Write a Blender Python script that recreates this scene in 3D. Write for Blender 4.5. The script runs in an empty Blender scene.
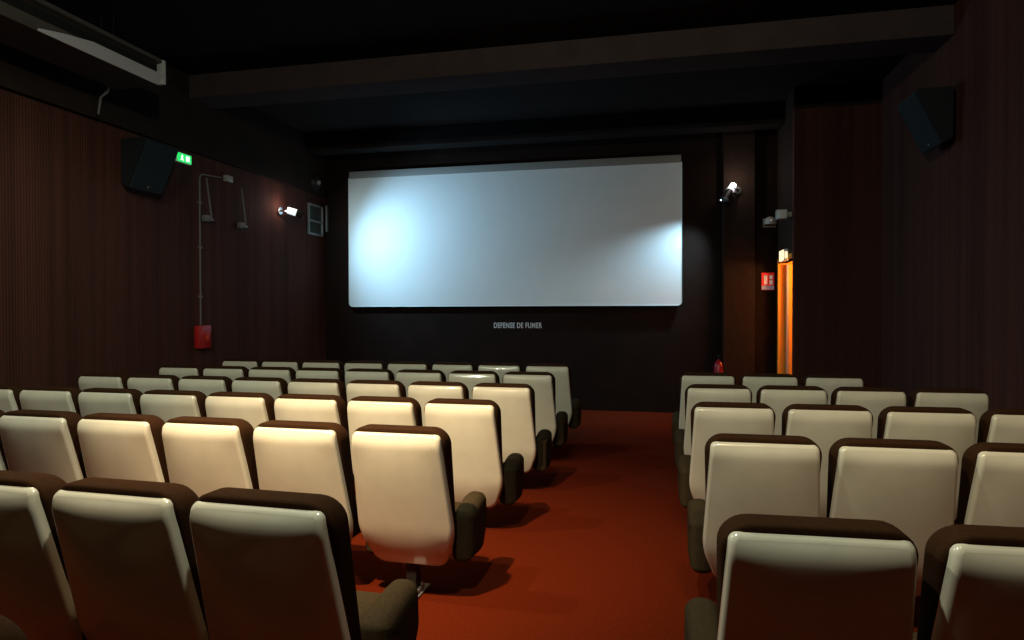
import bpy, bmesh, math, random
from mathutils import Vector, Matrix

random.seed(7)
S = bpy.context.scene
COL = S.collection
R = math.radians
CAM_H = 1.52

# ------------------------------------------------------------------ materials
def mat(name, col, rough=0.6, metal=0.0, spec=0.5, coat=0.0, noise=None, bump=None, emit=None, estr=0.0, sheen=0.0):
    m = bpy.data.materials.new(name); m.use_nodes = True
    nt = m.node_tree; b = nt.nodes['Principled BSDF']
    b.inputs['Base Color'].default_value = (*col, 1)
    b.inputs['Roughness'].default_value = rough
    b.inputs['Metallic'].default_value = metal
    b.inputs['Specular IOR Level'].default_value = spec
    b.inputs['Coat Weight'].default_value = coat
    b.inputs['Coat Roughness'].default_value = 0.06
    b.inputs['Sheen Weight'].default_value = sheen
    if emit:
        b.inputs['Emission Color'].default_value = (*emit, 1)
        b.inputs['Emission Strength'].default_value = estr
    tc = nt.nodes.new('ShaderNodeTexCoord')
    if noise:                                   # (scale, amount, detail)
        n = nt.nodes.new('ShaderNodeTexNoise'); n.inputs['Scale'].default_value = noise[0]
        n.inputs['Detail'].default_value = noise[2]
        nt.links.new(tc.outputs['Object'], n.inputs['Vector'])
        r = nt.nodes.new('ShaderNodeMapRange')
        r.inputs['From Min'].default_value = 0.25; r.inputs['From Max'].default_value = 0.75
        r.inputs['To Min'].default_value = 1 - noise[1]; r.inputs['To Max'].default_value = 1 + noise[1]
        nt.links.new(n.outputs['Fac'], r.inputs['Value'])
        x = nt.nodes.new('ShaderNodeVectorMath'); x.operation = 'SCALE'
        x.inputs[0].default_value = col
        nt.links.new(r.outputs['Result'], x.inputs['Scale'])
        nt.links.new(x.outputs['Vector'], b.inputs['Base Color'])
    if bump:                                    # (scale, strength, distance)
        n = nt.nodes.new('ShaderNodeTexNoise'); n.inputs['Scale'].default_value = bump[0]
        n.inputs['Detail'].default_value = 3
        nt.links.new(tc.outputs['Object'], n.inputs['Vector'])
        u = nt.nodes.new('ShaderNodeBump'); u.inputs['Strength'].default_value = bump[1]
        u.inputs['Distance'].default_value = bump[2]
        nt.links.new(n.outputs['Fac'], u.inputs['Height'])
        nt.links.new(u.outputs['Normal'], b.inputs['Normal'])
    return m

def ribbed(name, col, axis, scale=11.0):
    """pleated wall fabric: vertical ribs along the given horizontal axis"""
    m = bpy.data.materials.new(name); m.use_nodes = True
    nt = m.node_tree; b = nt.nodes['Principled BSDF']
    b.inputs['Roughness'].default_value = 0.85; b.inputs['Specular IOR Level'].default_value = 0.2
    tc = nt.nodes.new('ShaderNodeTexCoord')
    w = nt.nodes.new('ShaderNodeTexWave'); w.bands_direction = axis
    w.inputs['Scale'].default_value = scale; w.inputs['Distortion'].default_value = 0.0
    mp = nt.nodes.new('ShaderNodeMapping')
    mp.inputs['Scale'].default_value = (9, 9, 0.15)
    nt.links.new(tc.outputs['Object'], mp.inputs['Vector'])
    n = nt.nodes.new('ShaderNodeTexNoise'); n.inputs['Scale'].default_value = 1.0; n.inputs['Detail'].default_value = 2
    nt.links.new(mp.outputs['Vector'], n.inputs['Vector'])
    nt.links.new(tc.outputs['Object'], w.inputs['Vector'])
    r = nt.nodes.new('ShaderNodeMapRange')
    r.inputs['From Min'].default_value = 0.3; r.inputs['From Max'].default_value = 0.7
    r.inputs['To Min'].default_value = 0.72; r.inputs['To Max'].default_value = 1.28
    nt.links.new(n.outputs['Fac'], r.inputs['Value'])
    x = nt.nodes.new('ShaderNodeVectorMath'); x.operation = 'SCALE'; x.inputs[0].default_value = col
    nt.links.new(r.outputs['Result'], x.inputs['Scale'])
    nt.links.new(x.outputs['Vector'], b.inputs['Base Color'])
    u = nt.nodes.new('ShaderNodeBump'); u.inputs['Strength'].default_value = 0.25; u.inputs['Distance'].default_value = 0.02
    nt.links.new(w.outputs['Fac'], u.inputs['Height'])
    nt.links.new(u.outputs['Normal'], b.inputs['Normal'])
    return m

M = dict(
    vinyl=mat('cream_vinyl', (0.76, 0.71, 0.58), 0.22, spec=0.5, coat=0.7, noise=(9, 0.05, 3), bump=(60, 0.05, 0.002)),
    brown=mat('brown_velour', (0.038, 0.0165, 0.0075), 0.95, spec=0.05, sheen=0.0, noise=(120, 0.2, 2)),
    arm=mat('brown_arm_velour', (0.050, 0.034, 0.018), 0.95, spec=0.05, sheen=0.0, noise=(90, 0.2, 2)),
    black_metal=mat('black_metal', (0.012, 0.011, 0.010), 0.5, spec=0.4),
    steel=mat('cast_steel', (0.34, 0.33, 0.32), 0.65, 0.3, noise=(40, 0.15, 2)),
    carpet=mat('red_carpet', (0.102, 0.0113, 0.0019), 1.0, spec=0.05, noise=(55, 0.16, 6), bump=(260, 0.5, 0.006)),
    wall=ribbed('pleated_wall_fabric', (0.058, 0.0188, 0.0128), 'Y'),
    wall_x=ribbed('pleated_wall_fabric_facing', (0.058, 0.0188, 0.0128), 'X'),
    plain=mat('brown_wall_cloth', (0.026, 0.015, 0.011), 0.9, spec=0.1, noise=(14, 0.15, 3)),
    dark=mat('black_wall_paint', (0.020, 0.013, 0.010), 0.9, spec=0.1, noise=(3, 0.2, 3)),
    front=mat('dark_brown_front_cloth', (0.015, 0.0075, 0.0055), 0.9, spec=0.1, noise=(3, 0.2, 3)),
    ceil=mat('black_ceiling_paint', (0.016, 0.013, 0.012), 0.95, spec=0.1, noise=(3, 0.2, 3)),
    beam=mat('brown_beam_paint', (0.060, 0.041, 0.040), 0.9, spec=0.1, noise=(4, 0.15, 3)),
    screen=mat('screen_fabric', (0.80, 0.80, 0.80), 0.9, spec=0.05, noise=(2, 0.02, 2)),
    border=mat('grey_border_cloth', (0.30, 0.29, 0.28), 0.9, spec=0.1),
    speaker=mat('speaker_cloth', (0.016, 0.024, 0.029), 0.85, spec=0.15, noise=(200, 0.2, 2)),
    speaker_side=mat('speaker_case', (0.009, 0.011, 0.013), 0.6, spec=0.3),
    badge=mat('badge_metal', (0.6, 0.5, 0.45), 0.3, 0.8),
    white_plastic=mat('white_plastic', (0.75, 0.75, 0.77), 0.45),
    grey_plastic=mat('grey_plastic', (0.38, 0.37, 0.36), 0.5),
    ac_case=mat('ivory_case', (0.055, 0.047, 0.040), 0.6),
    ac_white=mat('pale_louver', (0.45, 0.45, 0.47), 0.4),
    pipe=mat('pale_pipe', (0.15, 0.138, 0.134), 0.5),
    red=mat('red_enamel', (0.42, 0.012, 0.012), 0.4),
    red_sign=mat('red_sign_face', (0.85, 0.03, 0.02), 0.5, emit=(0.9, 0.04, 0.02), estr=0.10),
    sign_white=mat('sign_white', (0.9, 0.85, 0.85), 0.5, emit=(1, 0.85, 0.8), estr=0.12),
    sign_blue=mat('sign_blue_grey', (0.30, 0.36, 0.55), 0.5, emit=(0.3, 0.36, 0.5), estr=0.12),
    orange=mat('orange_mark', (0.8, 0.10, 0.03), 0.5),
    green=mat('green_exit_glow', (0.03, 0.5, 0.12), 0.4, emit=(0.03, 0.75, 0.16), estr=1.0),
    green_white=mat('pale_exit_mark', (0.8, 1, 0.85), 0.4, emit=(0.75, 1.0, 0.78), estr=1.6),
    warm_glow=mat('warm_exit_glow', (1, 0.8, 0.5), 0.4, emit=(1.0, 0.72, 0.40), estr=1.5),
    chrome=mat('chrome', (0.75, 0.77, 0.78), 0.18, 1.0),
    lamp_white=mat('lamp_glow', (0.9, 0.95, 1), 0.4, emit=(0.85, 0.95, 1.0), estr=4.0),
    cap_glow=mat('lit_lamp_cap', (0.8, 0.85, 0.85), 0.4, emit=(0.85, 0.95, 1.0), estr=0.9),  # weak emission stands in for light falling on the white cap
    orange_wall=mat('orange_corridor_paint', (0.90, 0.36, 0.04), 0.8, spec=0.1),
    jamb=mat('grey_jamb', (0.33, 0.30, 0.28), 0.5),
    letter=mat('pale_lettering', (0.66, 0.63, 0.62), 0.7),
    glass=mat('dusty_glass', (0.05, 0.055, 0.05), 0.15, spec=0.6),
    alu=mat('grey_aluminium', (0.24, 0.24, 0.23), 0.5, 0.3),
    rod=mat('grey_rod', (0.15, 0.14, 0.135), 0.5),
    black=mat('matt_black', (0.006, 0.006, 0.006), 0.7, spec=0.3),
    hose=mat('black_rubber', (0.02, 0.02, 0.02), 0.5),
    ext_red=mat('extinguisher_red', (0.26, 0.006, 0.016), 0.3, coat=0.3),
)

# ------------------------------------------------------------------ builders
def link(name, bm, m, parent=None, smooth=True, angle=40):
    me = bpy.data.meshes.new(name)
    bmesh.ops.recalc_face_normals(bm, faces=bm.faces)
    bm.to_mesh(me); bm.free()
    for mm in (m if isinstance(m, (list, tuple)) else [m]): me.materials.append(mm)
    if smooth:
        me.set_sharp_from_angle(angle=R(angle)) if hasattr(me, 'set_sharp_from_angle') else None
        for p in me.polygons: p.use_smooth = True
    o = bpy.data.objects.new(name, me); COL.objects.link(o)
    if parent: o.parent = parent
    return o

def tag(o, label, cat, group=None):
    o['label'] = label; o['category'] = cat
    if group: o['group'] = group
    return o

def thing(name, label, cat, loc=(0, 0, 0), rz=0.0, group=None):
    o = bpy.data.objects.new(name, None); COL.objects.link(o)
    o.location = loc; o.rotation_euler = (0, 0, rz); o.empty_display_size = 0.1
    return tag(o, label, cat, group)

def struct(name, bm, m, parent=None, smooth=False):
    o = link(name, bm, m, parent, smooth)
    if parent is None: o['kind'] = 'structure'
    return o

def add_box(bm, lo, hi, bev=0.0, seg=2, mtx=None, mi=0):
    t = bmesh.new()
    r = bmesh.ops.create_cube(t, size=1)
    c = [(a + b) / 2 for a, b in zip(lo, hi)]; s = [b - a for a, b in zip(lo, hi)]
    for v in t.verts: v.co = Vector((v.co.x * s[0] + c[0], v.co.y * s[1] + c[1], v.co.z * s[2] + c[2]))
    if bev: bmesh.ops.bevel(t, geom=list(t.edges), offset=bev, segments=seg, profile=0.5, affect='EDGES')
    if mtx: bmesh.ops.transform(t, matrix=mtx, verts=t.verts)
    for f in t.faces: f.material_index = mi
    me = bpy.data.meshes.new('t'); t.to_mesh(me); t.free(); bm.from_mesh(me); bpy.data.meshes.remove(me)
    return bm

def box(lo, hi, bev=0.0, seg=2, mtx=None):
    return add_box(bmesh.new(), lo, hi, bev, seg, mtx)

def add_tube(bm, pts, rad, n=10, cap=True):
    """tube along points; rad is a number or one radius per point"""
    P = [Vector(p) for p in pts]; rs = rad if isinstance(rad, (list, tuple)) else [rad] * len(P)
    rings = []; up = None
    for i, p in enumerate(P):
        d = (P[min(i + 1, len(P) - 1)] - P[max(i - 1, 0)]).normalized()
        if up is None:
            up = d.orthogonal().normalized()
        up = (up - d * up.dot(d)).normalized(); sd = d.cross(up)
        rings.append([bm.verts.new(p + (up * math.cos(2 * math.pi * k / n) + sd * math.sin(2 * math.pi * k / n)) * rs[i]) for k in range(n)])
    for a, b in zip(rings, rings[1:]):
        for k in range(n): bm.faces.new((a[k], a[(k + 1) % n], b[(k + 1) % n], b[k]))
    if cap:
        bm.faces.new(rings[0][::-1]); bm.faces.new(rings[-1])
    return bm

def tube(pts, rad, n=10): return add_tube(bmesh.new(), pts, rad, n)

def round_poly(pts, radii, seg=6):
    """rounded corners of a convex 2D polygon"""
    out = []; n = len(pts)
    for i in range(n):
        p = Vector(pts[i]); a = (Vector(pts[i - 1]) - p); b = (Vector(pts[(i + 1) % n]) - p)
        an, bn = a.normalized(), b.normalized(); r = radii[i]
        ang = an.angle(bn); t = r / math.tan(ang / 2)
        t = min(t, a.length * 0.49, b.length * 0.49); r = t * math.tan(ang / 2)
        c = p + (an + bn).normalized() * (r / math.sin(ang / 2))
        s = p + an * t - c; e = p + bn * t - c
        a0 = math.atan2(s.y, s.x); a1 = math.atan2(e.y, e.x); da = (a1 - a0 + math.pi) % (2 * math.pi) - math.pi
        for k in range(seg + 1):
            q = a0 + da * k / seg
            out.append((c.x + r * math.cos(q), c.y + r * math.sin(q)))
    return out

def densify(ol, mx=0.04):
    o = []
    for i, p in enumerate(ol):
        q = ol[(i + 1) % len(ol)]; d = math.hypot(q[0] - p[0], q[1] - p[1]); n = max(1, int(d / mx))
        for k in range(n): o.append((p[0] + (q[0] - p[0]) * k / n, p[1] + (q[1] - p[1]) * k / n))
    return o

def inset(ol, d):
    n = len(ol); o = []
    area = sum(ol[i][0] * ol[(i + 1) % n][1] - ol[(i + 1) % n][0] * ol[i][1] for i in range(n))
    sg = 1 if area > 0 else -1
    for i in range(n):
        a, b = Vector(ol[i - 1]), Vector(ol[(i + 1) % n]); t = (b - a).normalized()
        nn = Vector((-t.y, t.x)) * sg
        o.append((ol[i][0] + nn.x * d, ol[i][1] + nn.y * d))
    return o

def loft(loops, fn, centre_caps=((None, 0), (None, 0))):
    """loops: list of (outline2d, depth); fn maps (x, z, depth) to 3D. Each end is closed with shrinking loops that bulge by the given depth."""
    bm = bmesh.new(); rings = []
    seq = list(loops)
    def cap(ol, d, bulge):
        cx = sum(p[0] for p in ol) / len(ol); cz = sum(p[1] for p in ol) / len(ol); res = []
        for s in (0.8, 0.6, 0.4, 0.2, 0.07):
            res.append(([(cx + (p[0] - cx) * s, cz + (p[1] - cz) * s) for p in ol], d + bulge * (1 - s * s)))
        return res
    first = cap(loops[0][0], loops[0][1], centre_caps[0][1])[::-1]
    last = cap(loops[-1][0], loops[-1][1], centre_caps[1][1])
    for ol, d in first + seq + last:
        rings.append([bm.verts.new(fn(x, z, d)) for x, z in ol])
    n = len(rings[0])
    for a, b in zip(rings, rings[1:]):
        for k in range(n): bm.faces.new((a[k], a[(k + 1) % n], b[(k + 1) % n], b[k]))
    bm.faces.new(rings[0][::-1]); bm.faces.new(rings[-1])
    return bm

# ------------------------------------------------------------------ the seats
TAN = math.tan(R(15.0))
Z_TOP = 0.919
def back_y(z):
    y = (Z_TOP - z) * TAN
    if z < 0.42: y += (0.42 - z) ** 2 * 0.55
    return y

def recline(x, z, d): return (x, back_y(z) + d, z)

def half_width(z):
    if z < 0.36: return 0.190 + (z - 0.175) / 0.185 * 0.076
    return 0.266 - (z - 0.36) / (Z_TOP - 0.356) * 0.029

def shell_bm():
    ol = round_poly([(-0.190, 0.175), (0.190, 0.175), (0.266, 0.36), (0.237, Z_TOP - 0.004), (-0.237, Z_TOP - 0.004), (-0.266, 0.36)],
                    [0.08, 0.08, 0.30, 0.032, 0.032, 0.30], 8)
    ol = densify(ol, 0.02)
    lp = [(inset(ol, 0.012), 0.03), (ol, 0.02), (ol, 0.0)]
    r = 0.020
    for k in range(1, 7):
        t = k / 6 * math.pi / 2
        lp.append((inset(ol, r * (1 - math.cos(t))), -r * math.sin(t)))
    def fn(x, z, d):
        y = back_y(z) + d
        if d < -r + 0.0001:                                   # the rear face swells gently
            u = min(1, abs(x) / (half_width(z) - r)); v = min(1, max(0, (z - 0.10) / (Z_TOP - 0.126)))
            y -= 0.024 * (1 - u ** 2.6) * (1 - abs(2 * v - 1) ** 3)
        if z > Z_TOP - 0.085: y += (z - Z_TOP + 0.085) ** 2 * 5.0   # the top edge rolls over
        return (x, y - 0.012, z)
    # rear face filled row by row
    bm = bmesh.new(); rings = [[bm.verts.new(fn(x, z, d)) for x, z in o_] for o_, d in lp]
    n = len(ol)
    for a_, b_ in zip(rings, rings[1:]):
        for k in range(n): bm.faces.new((a_[k], a_[(k + 1) % n], b_[(k + 1) % n], b_[k]))
    bm.faces.new(rings[0][::-1])
    last = lp[-1][0]; N = 26
    # grid over the inner outline: columns across, rows up
    zs = sorted({round(z, 5) for x, z in last if x > 0})
    def xw(z):
        best = 0
        for i in range(n):
            (x0, z0), (x1, z1) = last[i], last[(i + 1) % n]
            if (z0 - z) * (z1 - z) <= 0 and abs(z1 - z0) > 1e-9:
                best = max(best, abs(x0 + (x1 - x0) * (z - z0) / (z1 - z0)))
        return best
    zmin, zmax = min(z for x, z in last), max(z for x, z in last)
    rows = [zmin + (zmax - zmin) * (0.5 - 0.5 * math.cos(math.pi * i / 40)) for i in range(41)]
    g = []
    for i, z in enumerate(rows):
        w_ = xw(min(max(z, zmin + 2e-4), zmax - 2e-4))
        g.append([bm.verts.new(fn(-w_ + 2 * w_ * j / 24, z, -r)) for j in range(25)])
    for i in range(40):
        for j in range(24): bm.faces.new((g[i][j], g[i][j + 1], g[i + 1][j + 1], g[i + 1][j]))
    bmesh.ops.remove_doubles(bm, verts=bm.verts, dist=0.0004)
    return bm

def backrest_bm():
    ol = round_poly([(-0.235, 0.30), (0.235, 0.30), (0.260, Z_TOP + 0.018), (-0.260, Z_TOP + 0.018)], [0.05, 0.05, 0.085, 0.085], 7)
    ol = densify(ol, 0.04)
    lp = [(inset(ol, 0.02), 0.006)]
    for k in range(0, 5):
        t = k / 4 * math.pi / 2
        lp.append((inset(ol, 0.018 * (1 - math.sin(t))), 0.006 + 0.018 * (1 - math.cos(t)) + 0.001))
    for k in range(0, 6):
        t = k / 5 * math.pi / 2
        lp.append((inset(ol, 0.04 * (1 - math.cos(t))), 0.095 + 0.045 * math.sin(t)))
    return loft(lp, recline, ((None, 0), (None, 0.03)))

def seat_bm():
    ol = round_poly([(-0.193, 0.25), (0.193, 0.25), (0.193, 0.405), (-0.193, 0.405)], [0.03, 0.03, 0.05, 0.05], 5)
    ol = densify(ol, 0.05)
    lp = []
    for k in range(0, 5):
        t = k / 4 * math.pi / 2
        lp.append((inset(ol, 0.03 * (1 - math.sin(t))), 0.27 + 0.03 * (1 - math.cos(t))))
    for k in range(0, 6):
        t = k / 5 * math.pi / 2
        lp.append((inset(ol, 0.05 * (1 - math.cos(t))), 0.58 + 0.05 * math.sin(t)))
    return loft(lp, lambda x, z, d: (x, d, z + 0.02 * (d - 0.27)), ((None, 0), (None, 0.01)))

def arm_bm(cx):
    # side profile in (y, z), lofted across its width
    ol = round_poly([(0.27, 0.18), (0.52, 0.165), (0.61, 0.30), (0.60, 0.490), (0.50, 0.490), (0.27, 0.445)], [0.03, 0.08, 0.10, 0.06, 0.06, 0.03], 6)
    ol = densify(ol, 0.05)
    w, r = 0.060, 0.050; lp = []
    for k in range(0, 6):
        t = k / 5 * math.pi / 2
        lp.append((inset(ol, r * (1 - math.sin(t))), -w + r * (1 - math.cos(t))))
    for k in range(0, 6):
        t = k / 5 * math.pi / 2
        lp.append((inset(ol, r * (1 - math.cos(t))), w - r + r * math.sin(t)))
    return loft(lp, lambda y, z, d: (cx + d, y, z), ((None, 0), (None, 0)))

def pedestal_bm():
    bm = box((-0.03, 0.20, 0.012), (0.03, 0.27, 0.26), 0.008)
    add_box(bm, (-0.16, 0.22, 0.235), (0.16, 0.50, 0.262), 0.006)
    add_box(bm, (-0.032, 0.18, 0.24), (0.032, 0.30, 0.255), 0.003)
    return bm

def foot_bm():
    bm = box((-0.045, 0.10, 0.0), (0.045, 0.37, 0.014), 0.005)
    add_box(bm, (-0.038, 0.16, 0.008), (0.038, 0.31, 0.045), 0.012)
    for y in (0.125, 0.345): add_tube(bm, [(0, y, 0.012), (0, y, 0.024)], 0.012, 8)
    return bm

def make_seat(label, arms):
    t = thing('cinema_chair', label, 'chair')
    link('back_shell', shell_bm(), M['vinyl'], t)['label'] = 'glossy cream padded vinyl back shell'
    link('backrest', backrest_bm(), M['brown'], t)
    link('seat_cushion', seat_bm(), M['arm'], t)
    for s in arms: link('armrest', arm_bm(s * 0.254), M['arm'], t)
    p = link('pedestal', pedestal_bm(), M['black_metal'], t)
    link('foot_plate', foot_bm(), M['steel'], p)
    return t

def copy_thing(root):
    r = root.copy(); COL.objects.link(r)
    for ch in root.children:
        c = ch.copy(); COL.objects.link(c); c.parent = r
        for g in ch.children:
            d = g.copy(); COL.objects.link(d); d.parent = c
    return r

U = 0.56
ORD = ['', 'first', 'second', 'third', 'fourth', 'fifth', 'sixth', 'seventh', 'eighth']
# block, row counted from the screen: (distance, x shift, spacing change, skew, seats built)
ROWS = {
    'wide': (-2.2717, -1, {6: (3.259, .049, -.006, -.032, 3), 5: (5.527, -.061, .022, -.021, 6), 4: (7.43, -.058, .009, -.018, 8),
                           3: (9.234, .011, .006, -.023, 8), 2: (11.155, .011, -.002, -.007, 8), 1: (12.966, .047, -.012, -.004, 8)}),
    'narrow': (0.7784, 1, {5: (3.397, -.033, 0.0, .043, 2), 4: (5.732, .042, -.001, .015, 3), 3: (7.785, .009, .006, .025, 4),
                           2: (9.709, .005, -.012, .03, 4), 1: (11.584, -.023, -.013, .01, 3)}),
}
protos = {}
def place_seat(kind, arms, x, y, rz, label, group):
    key = arms
    if key not in protos:
        o = protos[key] = make_seat(label, arms)
    else:
        o = copy_thing(protos[key])
    o.location = (x, y, 0); o.rotation_euler = (0, 0, rz)
    tag(o, label, 'chair', group)
    return o

for block, (x0, sg, rows) in ROWS.items():
    for r, (Y, dx, ds, sk, n) in sorted(rows.items()):
        for a in range(n):
            x = (x0 + dx + sg * a * (1 + ds)) * U
            y = (Y + sg * a * sk) * U + 0.02
            arms = (-1, 1) if a == 0 else () if a == 7 else (sg,)
            pos = 'beside the aisle' if a == 0 else ORD[a + 1] + ' from aisle'
            bl = 'wide block' if block == 'wide' else 'narrow block by doorway'
            place_seat(block, arms, x, y, math.atan(sk), f'cream cinema chair, {bl}, {ORD[r]} row from screen, {pos}',
                       f'cream cinema chairs of the {block} block')
for a in range(4):
    place_seat('wide', (-1, 1) if a == 0 else (-1,), -1.475 - 0.56 * a, 0.930, 0.0,
               'cream cinema chair behind all others of the wide block, ' + ('only its dark rim showing' if a == 0 else ORD[a + 1] + ' from aisle'), 'cream cinema chairs of the wide block')
for a in range(3):
    place_seat('narrow', (-1, 1) if a == 0 else (1,), 0.44 + 0.57 * a, 0.52, 0.0,
               'cream cinema chair behind all others of the narrow block, ' + ('beside the aisle' if a == 0 else ORD[a + 1] + ' from aisle'), 'cream cinema chairs of the narrow block')

# ------------------------------------------------------------------ room shell
XL, YW, XR, YB = -5.535, 10.25, 2.62, -1.6          # fabric wall, screen wall, far side wall, wall behind the camera
ZC = 4.334                                          # ceiling
XD, YD = 1.617, 8.952                               # doorway wall and the pleated wall facing the seats
struct('floor', box((XL - 0.3, YB - 0.2, -0.1), (XR + 0.3, YW + 1.2, 0.0)), M['carpet'])
struct('ceiling', box((XL - 0.3, YB - 0.2, ZC), (XR + 0.3, YW + 1.2, ZC + 0.12)), M['ceil'])
struct('wall_back', box((XL - 0.3, YB - 0.2, 0), (XR + 0.3, YB, ZC)), M['dark'])
struct('wall_left', box((XL - 0.2, YB, 0), (XL - 0.03, YW + 0.2, ZC)), M['dark'])
struct('trim_1', box((XL - 0.03, YB, 3.446), (XL + 0.06, YW - 0.001, ZC), 0.01), M['dark'])
struct('wall_left_fabric', box((XL - 0.03, YB, 0.0), (XL, YW, 3.446)), M['wall'])
struct('wall_right', box((XR, YB, 0), (XR + 0.2, YD + 1.6, ZC)), M['wall'])
struct('wall_front', box((XL - 0.2, YW, 0), (XD + 0.1, YW + 0.2, ZC)), M['front'])
# brown cloth pier on the screen wall beside the screen
struct('wall_front_pier', box((0.867, YW - 0.16, 0), (1.303, YW, ZC), 0.01), M['plain'])
struct('wall_front_pleated', box((XD, YD, 0), (XR, YD + 0.10, 4.054)), M['wall_x'])
struct('trim_2', box((XD, YD, 4.054), (XR, YD + 0.10, ZC)), M['dark'])
# doorway wall (faces the screen side), with its opening
D0, D1, DZ = YD + 0.10, 10.06, 2.2
bm = box((XD, D1, 0), (XD + 0.1, YW, ZC)); add_box(bm, (XD, D0, DZ), (XD + 0.1, D1, ZC))
struct('wall_doorway', bm, M['plain'])
# corridor behind the doorway
bm = box((XD + 0.1, YW, 0), (XR + 0.2, YW + 0.15, ZC))
struct('wall_corridor_end', bm, M['orange_wall'])
struct('wall_corridor_side', box((XR - 0.03, YD + 0.101, 0), (XR, YW, DZ + 0.3)), M['orange_wall'])
struct('wall_corridor_back', box((XD + 0.1, YD + 0.1, 0), (XR - 0.03, YD + 0.12, DZ + 0.3)), M['orange_wall'])
struct('ceiling_corridor', box((XD + 0.1, YD + 0.12, DZ + 0.3), (XR, YW, DZ + 0.4)), M['orange_wall'])
d = struct('door_1', box((XD - 0.012, D0, DZ), (XD + 0.11, D1 + 0.05, DZ + 0.06), 0.004), M['orange_wall'])
link('door_frame', box((XD - 0.012, D1 - 0.03, 0), (XD + 0.11, D1 + 0.05, DZ), 0.004), M['orange_wall'], d)
lf = link('door_leaf', box((1.735, 9.94, 0.01), (2.50, 9.98, DZ - 0.02), 0.004), M['orange_wall'], d)
link('leaf_edge', box((1.700, 9.937, 0.01), (1.7345, 9.983, DZ - 0.02), 0.003), M['jamb'], lf)['label'] = 'grey edge of the open door'

# ceiling beams
struct('trim_3', box((XL + 0.06, 6.875, 4.059), (XR, 7.321, ZC), 0.01), M['beam'])
struct('trim_4', box((XL + 0.06, 9.575, 4.059), (XR, 9.887, ZC), 0.01), M['ceil'])

# ------------------------------------------------------------------ screen
sx0, sx1, sz0, sz1 = -5.047, 0.272, 1.624, 3.836
t = thing('cinema_screen', 'wide white cinema screen glowing pale blue on the dark end wall', 'screen', ((sx0 + sx1) / 2, YW, sz0))
hw, hh = (sx1 - sx0) / 2, sz1 - sz0
ol = round_poly([(-hw, 0), (hw, 0), (hw, hh - 0.115), (-hw, hh - 0.115)], [0.05, 0.05, 0.004, 0.004], 6)
bm = bmesh.new()
fr = [bm.verts.new((x, -0.09, z)) for x, z in ol]; bk = [bm.verts.new((x, -0.05, z)) for x, z in ol]
bm.faces.new(fr); bm.faces.new(bk[::-1])
for k in range(len(ol)): bm.faces.new((fr[k], fr[(k + 1) % len(ol)], bk[(k + 1) % len(ol)], bk[k]))
link('screen_surface', bm, M['screen'], t, smooth=False)
bm = bmesh.new()
hem = inset(ol, -0.016)
for (a, ya), (b, yb) in (((ol, -0.088), (hem, -0.094)), ((hem, -0.094), (hem, -0.05))):
    va = [bm.verts.new((x, ya, z)) for x, z in a]; vb = [bm.verts.new((x, yb, z)) for x, z in b]
    for k in range(len(va)): bm.faces.new((va[k], va[(k + 1) % len(va)], vb[(k + 1) % len(va)], vb[k]))
link('screen_hem', bm, M['screen'], t, smooth=False)
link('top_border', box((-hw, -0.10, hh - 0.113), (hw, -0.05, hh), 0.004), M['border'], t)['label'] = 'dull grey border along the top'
bm = box((-hw + 0.15, -0.05, 0.1), (hw - 0.15, 0.0, 0.16))
add_box(bm, (-hw + 0.15, -0.05, hh - 0.3), (hw - 0.15, 0.0, hh - 0.24))
link('support_rail', bm, M['black_metal'], t)

# wall lettering under the screen
cu = bpy.data.curves.new('lt', 'FONT'); cu.body = 'DEFENSE DE FUMER'; cu.size = 0.118; cu.extrude = 0.003; cu.offset = 0.0022
cu.align_x = 'CENTER'; cu.space_character = 1.12
tmp = bpy.data.objects.new('lt', cu); COL.objects.link(tmp)
bpy.context.view_layer.update()
me = bpy.data.meshes.new_from_object(tmp.evaluated_get(bpy.context.evaluated_depsgraph_get()))
bpy.data.objects.remove(tmp); bpy.data.curves.remove(cu)
me.materials.append(M['letter'])
xs = [v.co.x for v in me.vertices]; wid = max(xs) - min(xs); mid = (max(xs) + min(xs)) / 2
for v in me.vertices: v.co.x = (v.co.x - mid) * 0.774 / wid
lt = bpy.data.objects.new('sign_lettering', me); COL.objects.link(lt)
lt.location = (-2.22, YW - 0.004, 1.266); lt.rotation_euler = (R(90), 0, 0)
tag(lt, 'pale lettering reading DEFENSE DE FUMER on the dark wall under the screen', 'lettering')

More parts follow.
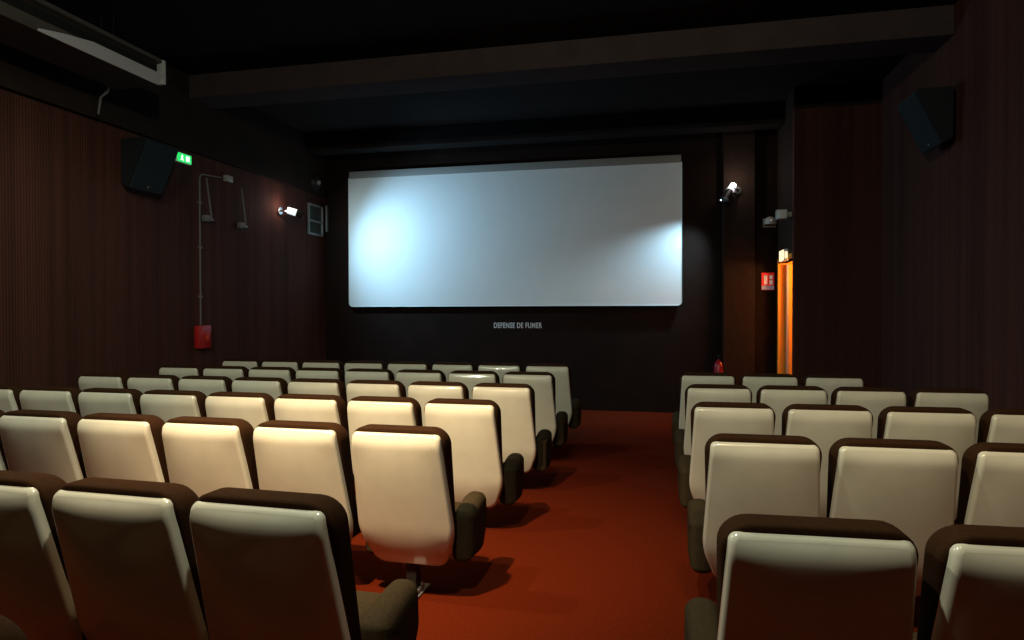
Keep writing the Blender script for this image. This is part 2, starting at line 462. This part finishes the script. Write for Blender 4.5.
# ------------------------------------------------------------------ wall speakers
def wall_speaker(label, loc, sx):
    """loc on the wall; sx = +1 faces +x, -1 faces -x; front tilts downward"""
    t = thing('mounted_speaker', label, 'speaker', loc, 0, 'black wall speakers')
    w, h = 0.24, 0.23
    bm = bmesh.new()
    prof = [(0.05, -h), (0.13, -h - 0.05), (0.36, h - 0.02), (0.33, h), (0.05, h)]
    a = [bm.verts.new((sx * x, -w, z)) for x, z in prof]; b = [bm.verts.new((sx * x, w, z)) for x, z in prof]
    bm.faces.new(a); bm.faces.new(b[::-1])
    for k in range(5): bm.faces.new((a[k], a[(k + 1) % 5], b[(k + 1) % 5], b[k]))
    bmesh.ops.bevel(bm, geom=list(bm.edges), offset=0.008, segments=2, affect='EDGES')
    link('case', bm, M['speaker_side'], t)
    A = Vector((0.13, 0, -h - 0.05)); B = Vector((0.36, 0, h - 0.02)); dv = (B - A).normalized(); nn = Vector((dv.z, 0, -dv.x))
    bm = bmesh.new()
    for off in (0.001, 0.014):
        for (s, yy) in ((0.02, -w + 0.015), (0.02, w - 0.015), (0.98, w - 0.015), (0.98, -w + 0.015)):
            p = A + (B - A) * s + nn * off; bm.verts.new((sx * p.x, yy, p.z))
    bm.verts.ensure_lookup_table(); v = bm.verts
    for q in ((0, 1, 2, 3), (7, 6, 5, 4), (0, 1, 5, 4), (1, 2, 6, 5), (2, 3, 7, 6), (3, 0, 4, 7)): bm.faces.new([v[i] for i in q])
    link('grille', bm, M['speaker'], t, smooth=False)
    p = A + (B - A) * 0.10 + nn * 0.014
    link('badge', tube([(sx * p.x, 0.0, p.z), (sx * (p.x + nn.x * 0.008), 0.0, p.z + nn.z * 0.008)], 0.011, 10), M['badge'], t)
    link('bracket', box((min(0, sx * 0.055), -0.06, -0.1), (max(0, sx * 0.055), 0.06, 0.1), 0.004), M['black_metal'], t)
    return t

wall_speaker('black wedge speaker on the pleated wall beside the green exit sign', (XL, 6.10, 3.099), 1)
wall_speaker('black wedge speaker high on the dark wall above the narrow seat block', (XR, 7.0, 3.325), -1)

# ------------------------------------------------------------------ signs
t = thing('exit_sign', 'small glowing green exit sign on the pleated wall', 'exit sign', (XL, 6.80, 3.332))
link('housing', box((0.0, -0.125, -0.058), (0.05, 0.125, 0.058), 0.008), M['white_plastic'], t)
f = link('lit_panel', box((0.0495, -0.115, -0.05), (0.062, 0.115, 0.05), 0.004), M['green'], t)
bm = box((0.0615, 0.02, -0.030), (0.0645, 0.075, 0.030))                         # door shape
add_tube(bm, [(0.063, -0.045, 0.028), (0.063, -0.045, 0.021)], 0.010, 8)         # head of the running figure
add_box(bm, (0.0615, -0.058, -0.008), (0.0645, -0.034, 0.018))
add_tube(bm, [(0.063, -0.046, -0.006), (0.063, -0.028, -0.034)], 0.006, 6)
add_tube(bm, [(0.063, -0.046, -0.006), (0.063, -0.068, -0.030)], 0.006, 6)
link('pictogram', bm, M['green_white'], f)

t = thing('exit_sign', 'small warm lit exit lamp above the orange doorway', 'exit sign', (XD, 9.471, 2.257))
link('housing', box((-0.055, -0.15, -0.075), (0.0, 0.15, 0.085), 0.012), M['white_plastic'], t)
link('lit_panel', box((-0.068, -0.14, -0.065), (-0.0545, 0.14, 0.075), 0.005), M['warm_glow'], t)
link('end_window', box((-0.045, -0.157, -0.04), (-0.012, -0.1495, 0.05), 0.003), M['warm_glow'], t)

t = thing('fire_exit_sign', 'red and white pictogram sign on the dark wall between pier and orange doorway', 'sign', (1.498, YW, 1.956))
f = link('plate', box((-0.088, -0.014, -0.125), (0.088, 0.0, 0.125), 0.003), M['red_sign'], t)
bm = box((-0.052, -0.0165, -0.045), (-0.010, -0.0135, 0.085), 0.004)
add_box(bm, (0.022, -0.0165, 0.03), (0.064, -0.0135, 0.085), 0.004); add_box(bm, (0.022, -0.0165, -0.045), (0.064, -0.0135, 0.012), 0.004)
link('pictogram', bm, M['sign_white'], f)
link('caption_strip', box((-0.084, -0.0165, -0.120), (0.084, -0.0135, -0.065)), M['sign_blue'], f)

t = thing('alarm_sounder', 'grey half-dome alarm sounder on the wall above the red sign', 'alarm', (1.516, YW, 2.787))
bm = bmesh.new()
bmesh.ops.create_uvsphere(bm, u_segments=20, v_segments=12, radius=0.095)
bmesh.ops.bisect_plane(bm, geom=bm.verts[:] + bm.edges[:] + bm.faces[:], plane_co=(0, 0, -0.02), plane_no=(0, 0, -1), clear_outer=True)
bmesh.ops.edgeloop_fill(bm, edges=[e for e in bm.edges if e.is_boundary])
bmesh.ops.translate(bm, vec=(0, -0.085, 0), verts=bm.verts)
link('dome', bm, M['grey_plastic'], t)
link('mounting_plate', box((-0.09, -0.02, -0.05), (0.09, 0.0, 0.08), 0.006), M['grey_plastic'], t)
link('indicator', tube([(0.0, -0.176, 0.03), (0.0, -0.184, 0.031)], 0.012, 10), M['sign_white'], t)

t = thing('emergency_light', 'small pale box lamp high on the doorway wall', 'light', (XD, 9.10, 2.76))
link('case', box((-0.19, -0.05, -0.062), (-0.06, 0.05, 0.062), 0.01), M['grey_plastic'], t)
link('mounting_plate', box((-0.10, -0.02, -0.03), (0.0, 0.02, 0.03), 0.004), M['grey_plastic'], t)
link('diffuser', box((-0.184, -0.062, -0.055), (-0.066, -0.0495, 0.055), 0.006), M['white_plastic'], t)

# ------------------------------------------------------------------ screen floodlights on the walls
def flood(label, base, tip, mouth, wall_dir, cable):
    """base: wall point; tip: rear of the barrel; mouth: open front of the barrel"""
    t = thing('spotlight', label, 'lamp', base, 0, 'chrome wall spotlights by the screen')
    b, a, m_ = Vector((0, 0, 0)), Vector(tip) - Vector(base), Vector(mouth) - Vector(base)
    wd = Vector(wall_dir)
    link('wall_plate', tube([b + wd * 0.001, b + wd * 0.03], 0.055, 16), M['chrome'], t)
    ax = (m_ - a).normalized()
    side = ax.cross(Vector((0, 0, 1))).normalized()
    joint = a + ax * 0.06
    link('arm', add_tube(tube([b + wd * 0.03, b + wd * 0.07, joint], 0.014, 8), [joint - side * 0.065, joint + side * 0.065], 0.012, 8), M['chrome'], t)
    L = (m_ - a).length
    link('lamp_cap', tube([a - ax * 0.035, a - ax * 0.02, a + ax * 0.10], [0.036, 0.048, 0.052], 18), M['cap_glow'], t)
    bm = bmesh.new(); n = 20
    o1 = add_tube(bm, [a + ax * 0.10, a + ax * L], [0.050, 0.058], n, cap=False)
    add_tube(bm, [a + ax * 0.10, a + ax * L], [0.047, 0.055], n, cap=False)
    br = link('barrel', bm, M['black_metal'], t)
    link('lens', tube([a + ax * 0.12, a + ax * 0.125], 0.046, n), M['lamp_white'], br)
    link('trim_bar', tube([a + ax * 0.1 + side * 0.060, a + ax * (L + 0.02) + side * 0.066], 0.010, 8), M['chrome'], t)
    return t

# ------------------------------------------------------------------ conduit, alarm box, rods
t = thing('cable_conduit', 'thin pale conduit running up the pleated wall from red box', 'conduit', (XL + 0.003, 7.103, 1.364))
link('pipe', tube([(0.02, 0, 0), (0.02, 0, 1.78), (0.02, 0.01, 1.83), (0.02, 0.05, 1.855), (0.02, 0.12, 1.86), (0.02, 0.50, 1.89)], 0.009, 8), M['pipe'], t)
link('junction_box', box((0.0, 0.47, 1.85), (0.06, 0.60, 1.93), 0.01), M['grey_plastic'], t)
for z in (0.35, 0.95, 1.5): link('clip', box((0.0, -0.022, z - 0.012), (0.037, 0.022, z + 0.012), 0.003), M['pipe'], t)
t = thing('fire_alarm_box', 'red manual fire alarm box on the pleated wall under the conduit', 'alarm box', (XL, 7.124, 1.219))
link('case', box((0.0, -0.115, -0.14), (0.07, 0.115, 0.14), 0.012), M['red'], t)
f = link('push_switch', box((0.069, -0.02, -0.07), (0.078, 0.075, 0.05), 0.004), M['red'], t)
bm = bmesh.new()
for lo, hi in (((0.0775, 0.0, -0.05), (0.0805, 0.055, -0.042)), ((0.0775, 0.0, 0.028), (0.0805, 0.055, 0.036)), ((0.0775, 0.0, -0.05), (0.0805, 0.008, 0.036)), ((0.0775, 0.047, -0.05), (0.0805, 0.055, 0.036)), ((0.0775, 0.02, -0.02), (0.0805, 0.035, 0.005))):
    add_box(bm, lo, hi)
link('pictogram', bm, M['orange'], f)

for lab, y in (('thin grey rod on a wall bracket, the one next to the conduit', 7.238), ('thin grey rod on a wall bracket, farther from the conduit', 7.939)):
    t = thing('rod_mount', lab, 'bracket', (XL, y, 2.683), 0, 'empty rod brackets on the pleated wall')
    link('bracket_block', box((0.0, -0.08, -0.04), (0.06, 0.01, 0.04), 0.008), M['rod'], t)
    link('rod', tube([(0.05, 0.05, -0.02), (0.05, -0.045, 0.50)], 0.010, 8), M['rod'], t)
    link('hinge', tube([(0.06, -0.03, -0.01), (0.06, 0.06, -0.01)], 0.016, 8), M['rod'], t)

# framed two-pane grille near the corner
t = thing('framed_panel', 'grey framed two-pane panel on the pleated wall near the corner', 'panel', (XL, 9.887, 3.021))
bm = bmesh.new()
for lo, hi in (((0, -0.23, -0.25), (0.04, -0.20, 0.25)), ((0, 0.20, -0.25), (0.04, 0.23, 0.25)), ((0, -0.2, -0.25), (0.04, 0.2, -0.22)), ((0, -0.2, 0.22), (0.04, 0.2, 0.25)), ((0, -0.2, -0.035), (0.04, 0.2, -0.01))):
    add_box(bm, lo, hi, 0.003)
link('frame', bm, M['alu'], t)
link('pane', box((0.01, -0.2, -0.22), (0.018, 0.2, -0.035)), M['glass'], t); link('pane', box((0.01, -0.2, -0.01), (0.018, 0.2, 0.22)), M['glass'], t)
tag(link('corner_rail', box((XL + 0.03, YW - 0.05, 2.87), (XL + 0.06, YW, 3.306), 0.004), M['alu']), 'short upright metal strip in the corner by the framed panel', 'strip')
t = thing('ceiling_fitting', 'small grey round fitting under the dark ledge near the corner', 'fitting', (XL + 0.06, 9.814, 3.618))
link('disc', tube([(0.0, 0, 0), (0.05, 0, 0)], [0.12, 0.10], 20), M['black_metal'], t)
link('hub', tube([(0.05, 0, 0), (0.08, 0, -0.01)], 0.035, 12), M['grey_plastic'], t)

# ------------------------------------------------------------------ air conditioner under the ceiling
t = thing('air_conditioner', 'long air conditioner hanging under the ceiling with a pale louver', 'air conditioner', (-4.96, 4.885, 3.70))
bm = bmesh.new()
prof = [(-0.29, 0.05), (-0.25, 0.0), (0.25, 0.0), (0.284, 0.045), (0.288, 0.075), (0.24, 0.10), (0.24, 0.19), (0.30, 0.20), (0.30, 0.235), (-0.29, 0.235)]
L = 0.63
a = [bm.verts.new((x, -1.5, z)) for x, z in prof]; b = [bm.verts.new((x, L, z)) for x, z in prof]
bm.faces.new(a); bm.faces.new(b[::-1])
for k in range(len(prof)): bm.faces.new((a[k], a[(k + 1) % len(prof)], b[(k + 1) % len(prof)], b[k]))
link('case', bm, M['ac_case'], t, smooth=False)
bm = bmesh.new()                                             # tapers towards its near end
lv = [((0.262, -0.004), (0.272, 0.012)), ((0.262, -0.006), (0.325, 0.082))]
rows_ = []
for y, f_ in ((-0.66, 0.0), (-0.45, 0.55), (-0.2, 1.0), (0.60, 1.0)):
    (p0, p1) = lv[0]; (q0, q1) = lv[1]
    lo_ = (p0[0] + (q0[0] - p0[0]) * f_, p0[1] + (q0[1] - p0[1]) * f_); hi_ = (p1[0] + (q1[0] - p1[0]) * f_, p1[1] + (q1[1] - p1[1]) * f_)
    rows_.append([bm.verts.new((lo_[0], y, lo_[1])), bm.verts.new((hi_[0], y, hi_[1])), bm.verts.new((hi_[0] - 0.008, y, hi_[1] + 0.004)), bm.verts.new((lo_[0] - 0.008, y, lo_[1] + 0.004))])
for a_, b_ in zip(rows_, rows_[1:]):
    for k in range(4): bm.faces.new((a_[k], a_[(k + 1) % 4], b_[(k + 1) % 4], b_[k]))
bm.faces.new(rows_[0][::-1]); bm.faces.new(rows_[-1])
link('louver', bm, M['ac_white'], t, smooth=False)['label'] = 'pale louver strip along the front'
e = link('end_cap', box((0.235, L - 0.03, 0.0), (0.315, L + 0.012, 0.235), 0.012), M['ac_white'], t)
link('outlet', box((0.20, -1.44, 0.105), (0.245, 0.60, 0.185)), M['black'], t)
link('drain_pipe', tube([(-0.25, 0.55, 0.01), (-0.27, 0.55, -0.04), (-0.33, 0.53, -0.10), (-0.36, 0.53, -0.26)], 0.010, 8), M['pipe'], t)
for y in (-0.45, 0.45): link('hanger', box((-0.22, y - 0.02, 0.235), (0.22, y + 0.02, 0.25)), M['black_metal'], t)
for y in (-0.45, 0.45):
    for x in (-0.24, -0.1): link('hanger_rod', tube([(x, y, 0.24), (x, y, ZC - 3.70)], 0.006, 8), M['black'], t)

# ------------------------------------------------------------------ fire extinguisher on the pier
t = thing('fire_extinguisher', 'red fire extinguisher hanging on the wall behind the narrow block', 'fire extinguisher', (0.815, YW - 0.09, 0.36))
bm = tube([(0, 0, 0), (0, 0, 0.012), (0, 0, 0.05), (0, 0, 0.36), (0, 0, 0.41), (0, 0, 0.44), (0, 0, 0.46)], [0.055, 0.072, 0.078, 0.078, 0.06, 0.03, 0.022], 20)
b_ = link('cylinder', bm, M['ext_red'], t)
link('label_plate', box((-0.045, -0.084, 0.10), (0.02, -0.070, 0.20), 0.004), M['sign_white'], b_)
link('valve', tube([(0, 0, 0.45), (0, 0, 0.50)], 0.02, 10), M['black'], t)
link('handle', box((-0.012, -0.10, 0.50), (0.012, 0.02, 0.52), 0.004), M['black'], t)
link('hose', tube([(0.02, 0, 0.485), (0.08, -0.01, 0.50), (0.105, -0.02, 0.40), (0.095, -0.03, 0.22), (0.085, -0.03, 0.12)], 0.012, 8), M['hose'], t)
link('wall_hook', box((-0.03, 0.07, 0.36), (0.03, 0.0895, 0.44), 0.003), M['black_metal'], t)

# ------------------------------------------------------------------ lights
def lamp(name, kind, loc, col, w, target=None, **k):
    d = bpy.data.lights.new(name, kind); d.energy = w; d.color = col
    for a_, v_ in k.items(): setattr(d, a_, v_)
    o = bpy.data.objects.new(name, d); COL.objects.link(o); o.location = loc
    if target is not None:
        o.rotation_euler = (Vector(target) - Vector(loc)).to_track_quat('-Z', 'Y').to_euler()
    return o

# warm house light aimed over the wide block, a weaker one over the narrow block
lamp('warm_house_light', 'SPOT', (-1.80, 1.50, 4.0), (1.0, 0.71, 0.40), 1250, (-1.78, 3.55, 0.6), spot_size=R(56), spot_blend=1.0, shadow_soft_size=0.05)
lamp('warm_house_light', 'SPOT', (0.55, 1.40, 4.0), (1.0, 0.72, 0.40), 200, (1.35, 3.6, 0.7), spot_size=R(60), spot_blend=1.0, shadow_soft_size=0.08)
# neutral house lights
lamp('house_light', 'SPOT', (-0.75, 1.38, 3.9), (0.95, 1.0, 0.78), 212, (-0.75, 2.25, 0.0), spot_size=R(180), spot_blend=0.10, shadow_soft_size=0.05)
lamp('house_light', 'SPOT', (-3.2, 2.4, 3.9), (0.95, 1.0, 0.78), 225, (-3.2, 2.7, 0.0), spot_size=R(172), spot_blend=0.45, shadow_soft_size=0.05)
# screen floods
fl_l = dict(base=(XL, 8.86, 3.02), tip=(XL + 0.13, 8.93, 3.03), mouth=(XL + 0.28, 9.03, 2.98))
flood('chrome spotlight on the pleated wall aimed at the screen', fl_l['base'], fl_l['tip'], fl_l['mouth'], (1, 0, 0), True)
lamp('screen_flood_a', 'SPOT', (XL + 0.29, 9.04, 2.975), (0.60, 0.90, 1.0), 30, (-4.0, YW, 2.4), spot_size=R(150), spot_blend=0.9, shadow_soft_size=0.05)
lamp('screen_flood_throw', 'SPOT', (XL + 0.29, 9.04, 2.975), (0.38, 0.72, 1.0), 270, (-0.8, YW, 1.3), spot_size=R(136), spot_blend=1.0, shadow_soft_size=0.05)
fl_r = dict(base=(1.06, YW - 0.16, 3.26), tip=(0.98, YW - 0.32, 3.30), mouth=(0.86, YW - 0.44, 3.10))
flood('chrome spotlight on the brown pier beside the screen pointing down', fl_r['base'], fl_r['tip'], fl_r['mouth'], (0, -1, 0), True)
lamp('screen_flood_b', 'SPOT', (0.85, YW - 0.45, 3.08), (0.46, 0.80, 1.0), 215, (-1.1, YW - 0.05, 0.6), spot_size=R(78), spot_blend=1.0, shadow_soft_size=0.05)
lamp('flood_leak_a', 'POINT', (XL + 0.16, 8.80, 3.08), (1.0, 0.80, 0.68), 2.5, shadow_soft_size=0.02)
lamp('flood_leak_b', 'POINT', (1.02, YW - 0.40, 3.42), (1.0, 0.85, 0.75), 3.0, shadow_soft_size=0.02)
# corridor lamp behind the doorway
lamp('corridor_lamp', 'POINT', (2.15, 9.3, 2.2), (1.0, 0.70, 0.25), 36, shadow_soft_size=0.08)

w = bpy.data.worlds.new('night'); S.world = w; w.use_nodes = True
w.node_tree.nodes['Background'].inputs[0].default_value = (0, 0, 0, 1)

# ------------------------------------------------------------------ camera
F, PITCH, ROLL, YAW = 664.87, -0.0123, -0.002, 0.222
cam = bpy.data.cameras.new('camera'); cam.sensor_width = 36; cam.lens = 36 * F / 1024; cam.clip_start = 0.05
co = bpy.data.objects.new('camera', cam); COL.objects.link(co); S.camera = co
def unrot(X, d, u):
    y = math.cos(PITCH) * d - math.sin(PITCH) * u; z = math.sin(PITCH) * d + math.cos(PITCH) * u
    return Vector((math.cos(YAW) * X - math.sin(YAW) * y, math.sin(YAW) * X + math.cos(YAW) * y, z))
rt = unrot(math.cos(ROLL), 0, math.sin(ROLL)); up = unrot(-math.sin(ROLL), 0, math.cos(ROLL)); fw = unrot(0, 1, 0)
mw = Matrix(((rt.x, up.x, -fw.x, 0), (rt.y, up.y, -fw.y, 0), (rt.z, up.z, -fw.z, CAM_H), (0, 0, 0, 1)))
co.matrix_world = mw

vs = S.view_settings
S.display_settings.display_device = 'sRGB'
vs.view_transform = 'Standard'; vs.look = 'None'; vs.gamma = 1; vs.use_curve_mapping = False; vs.exposure = 0.0
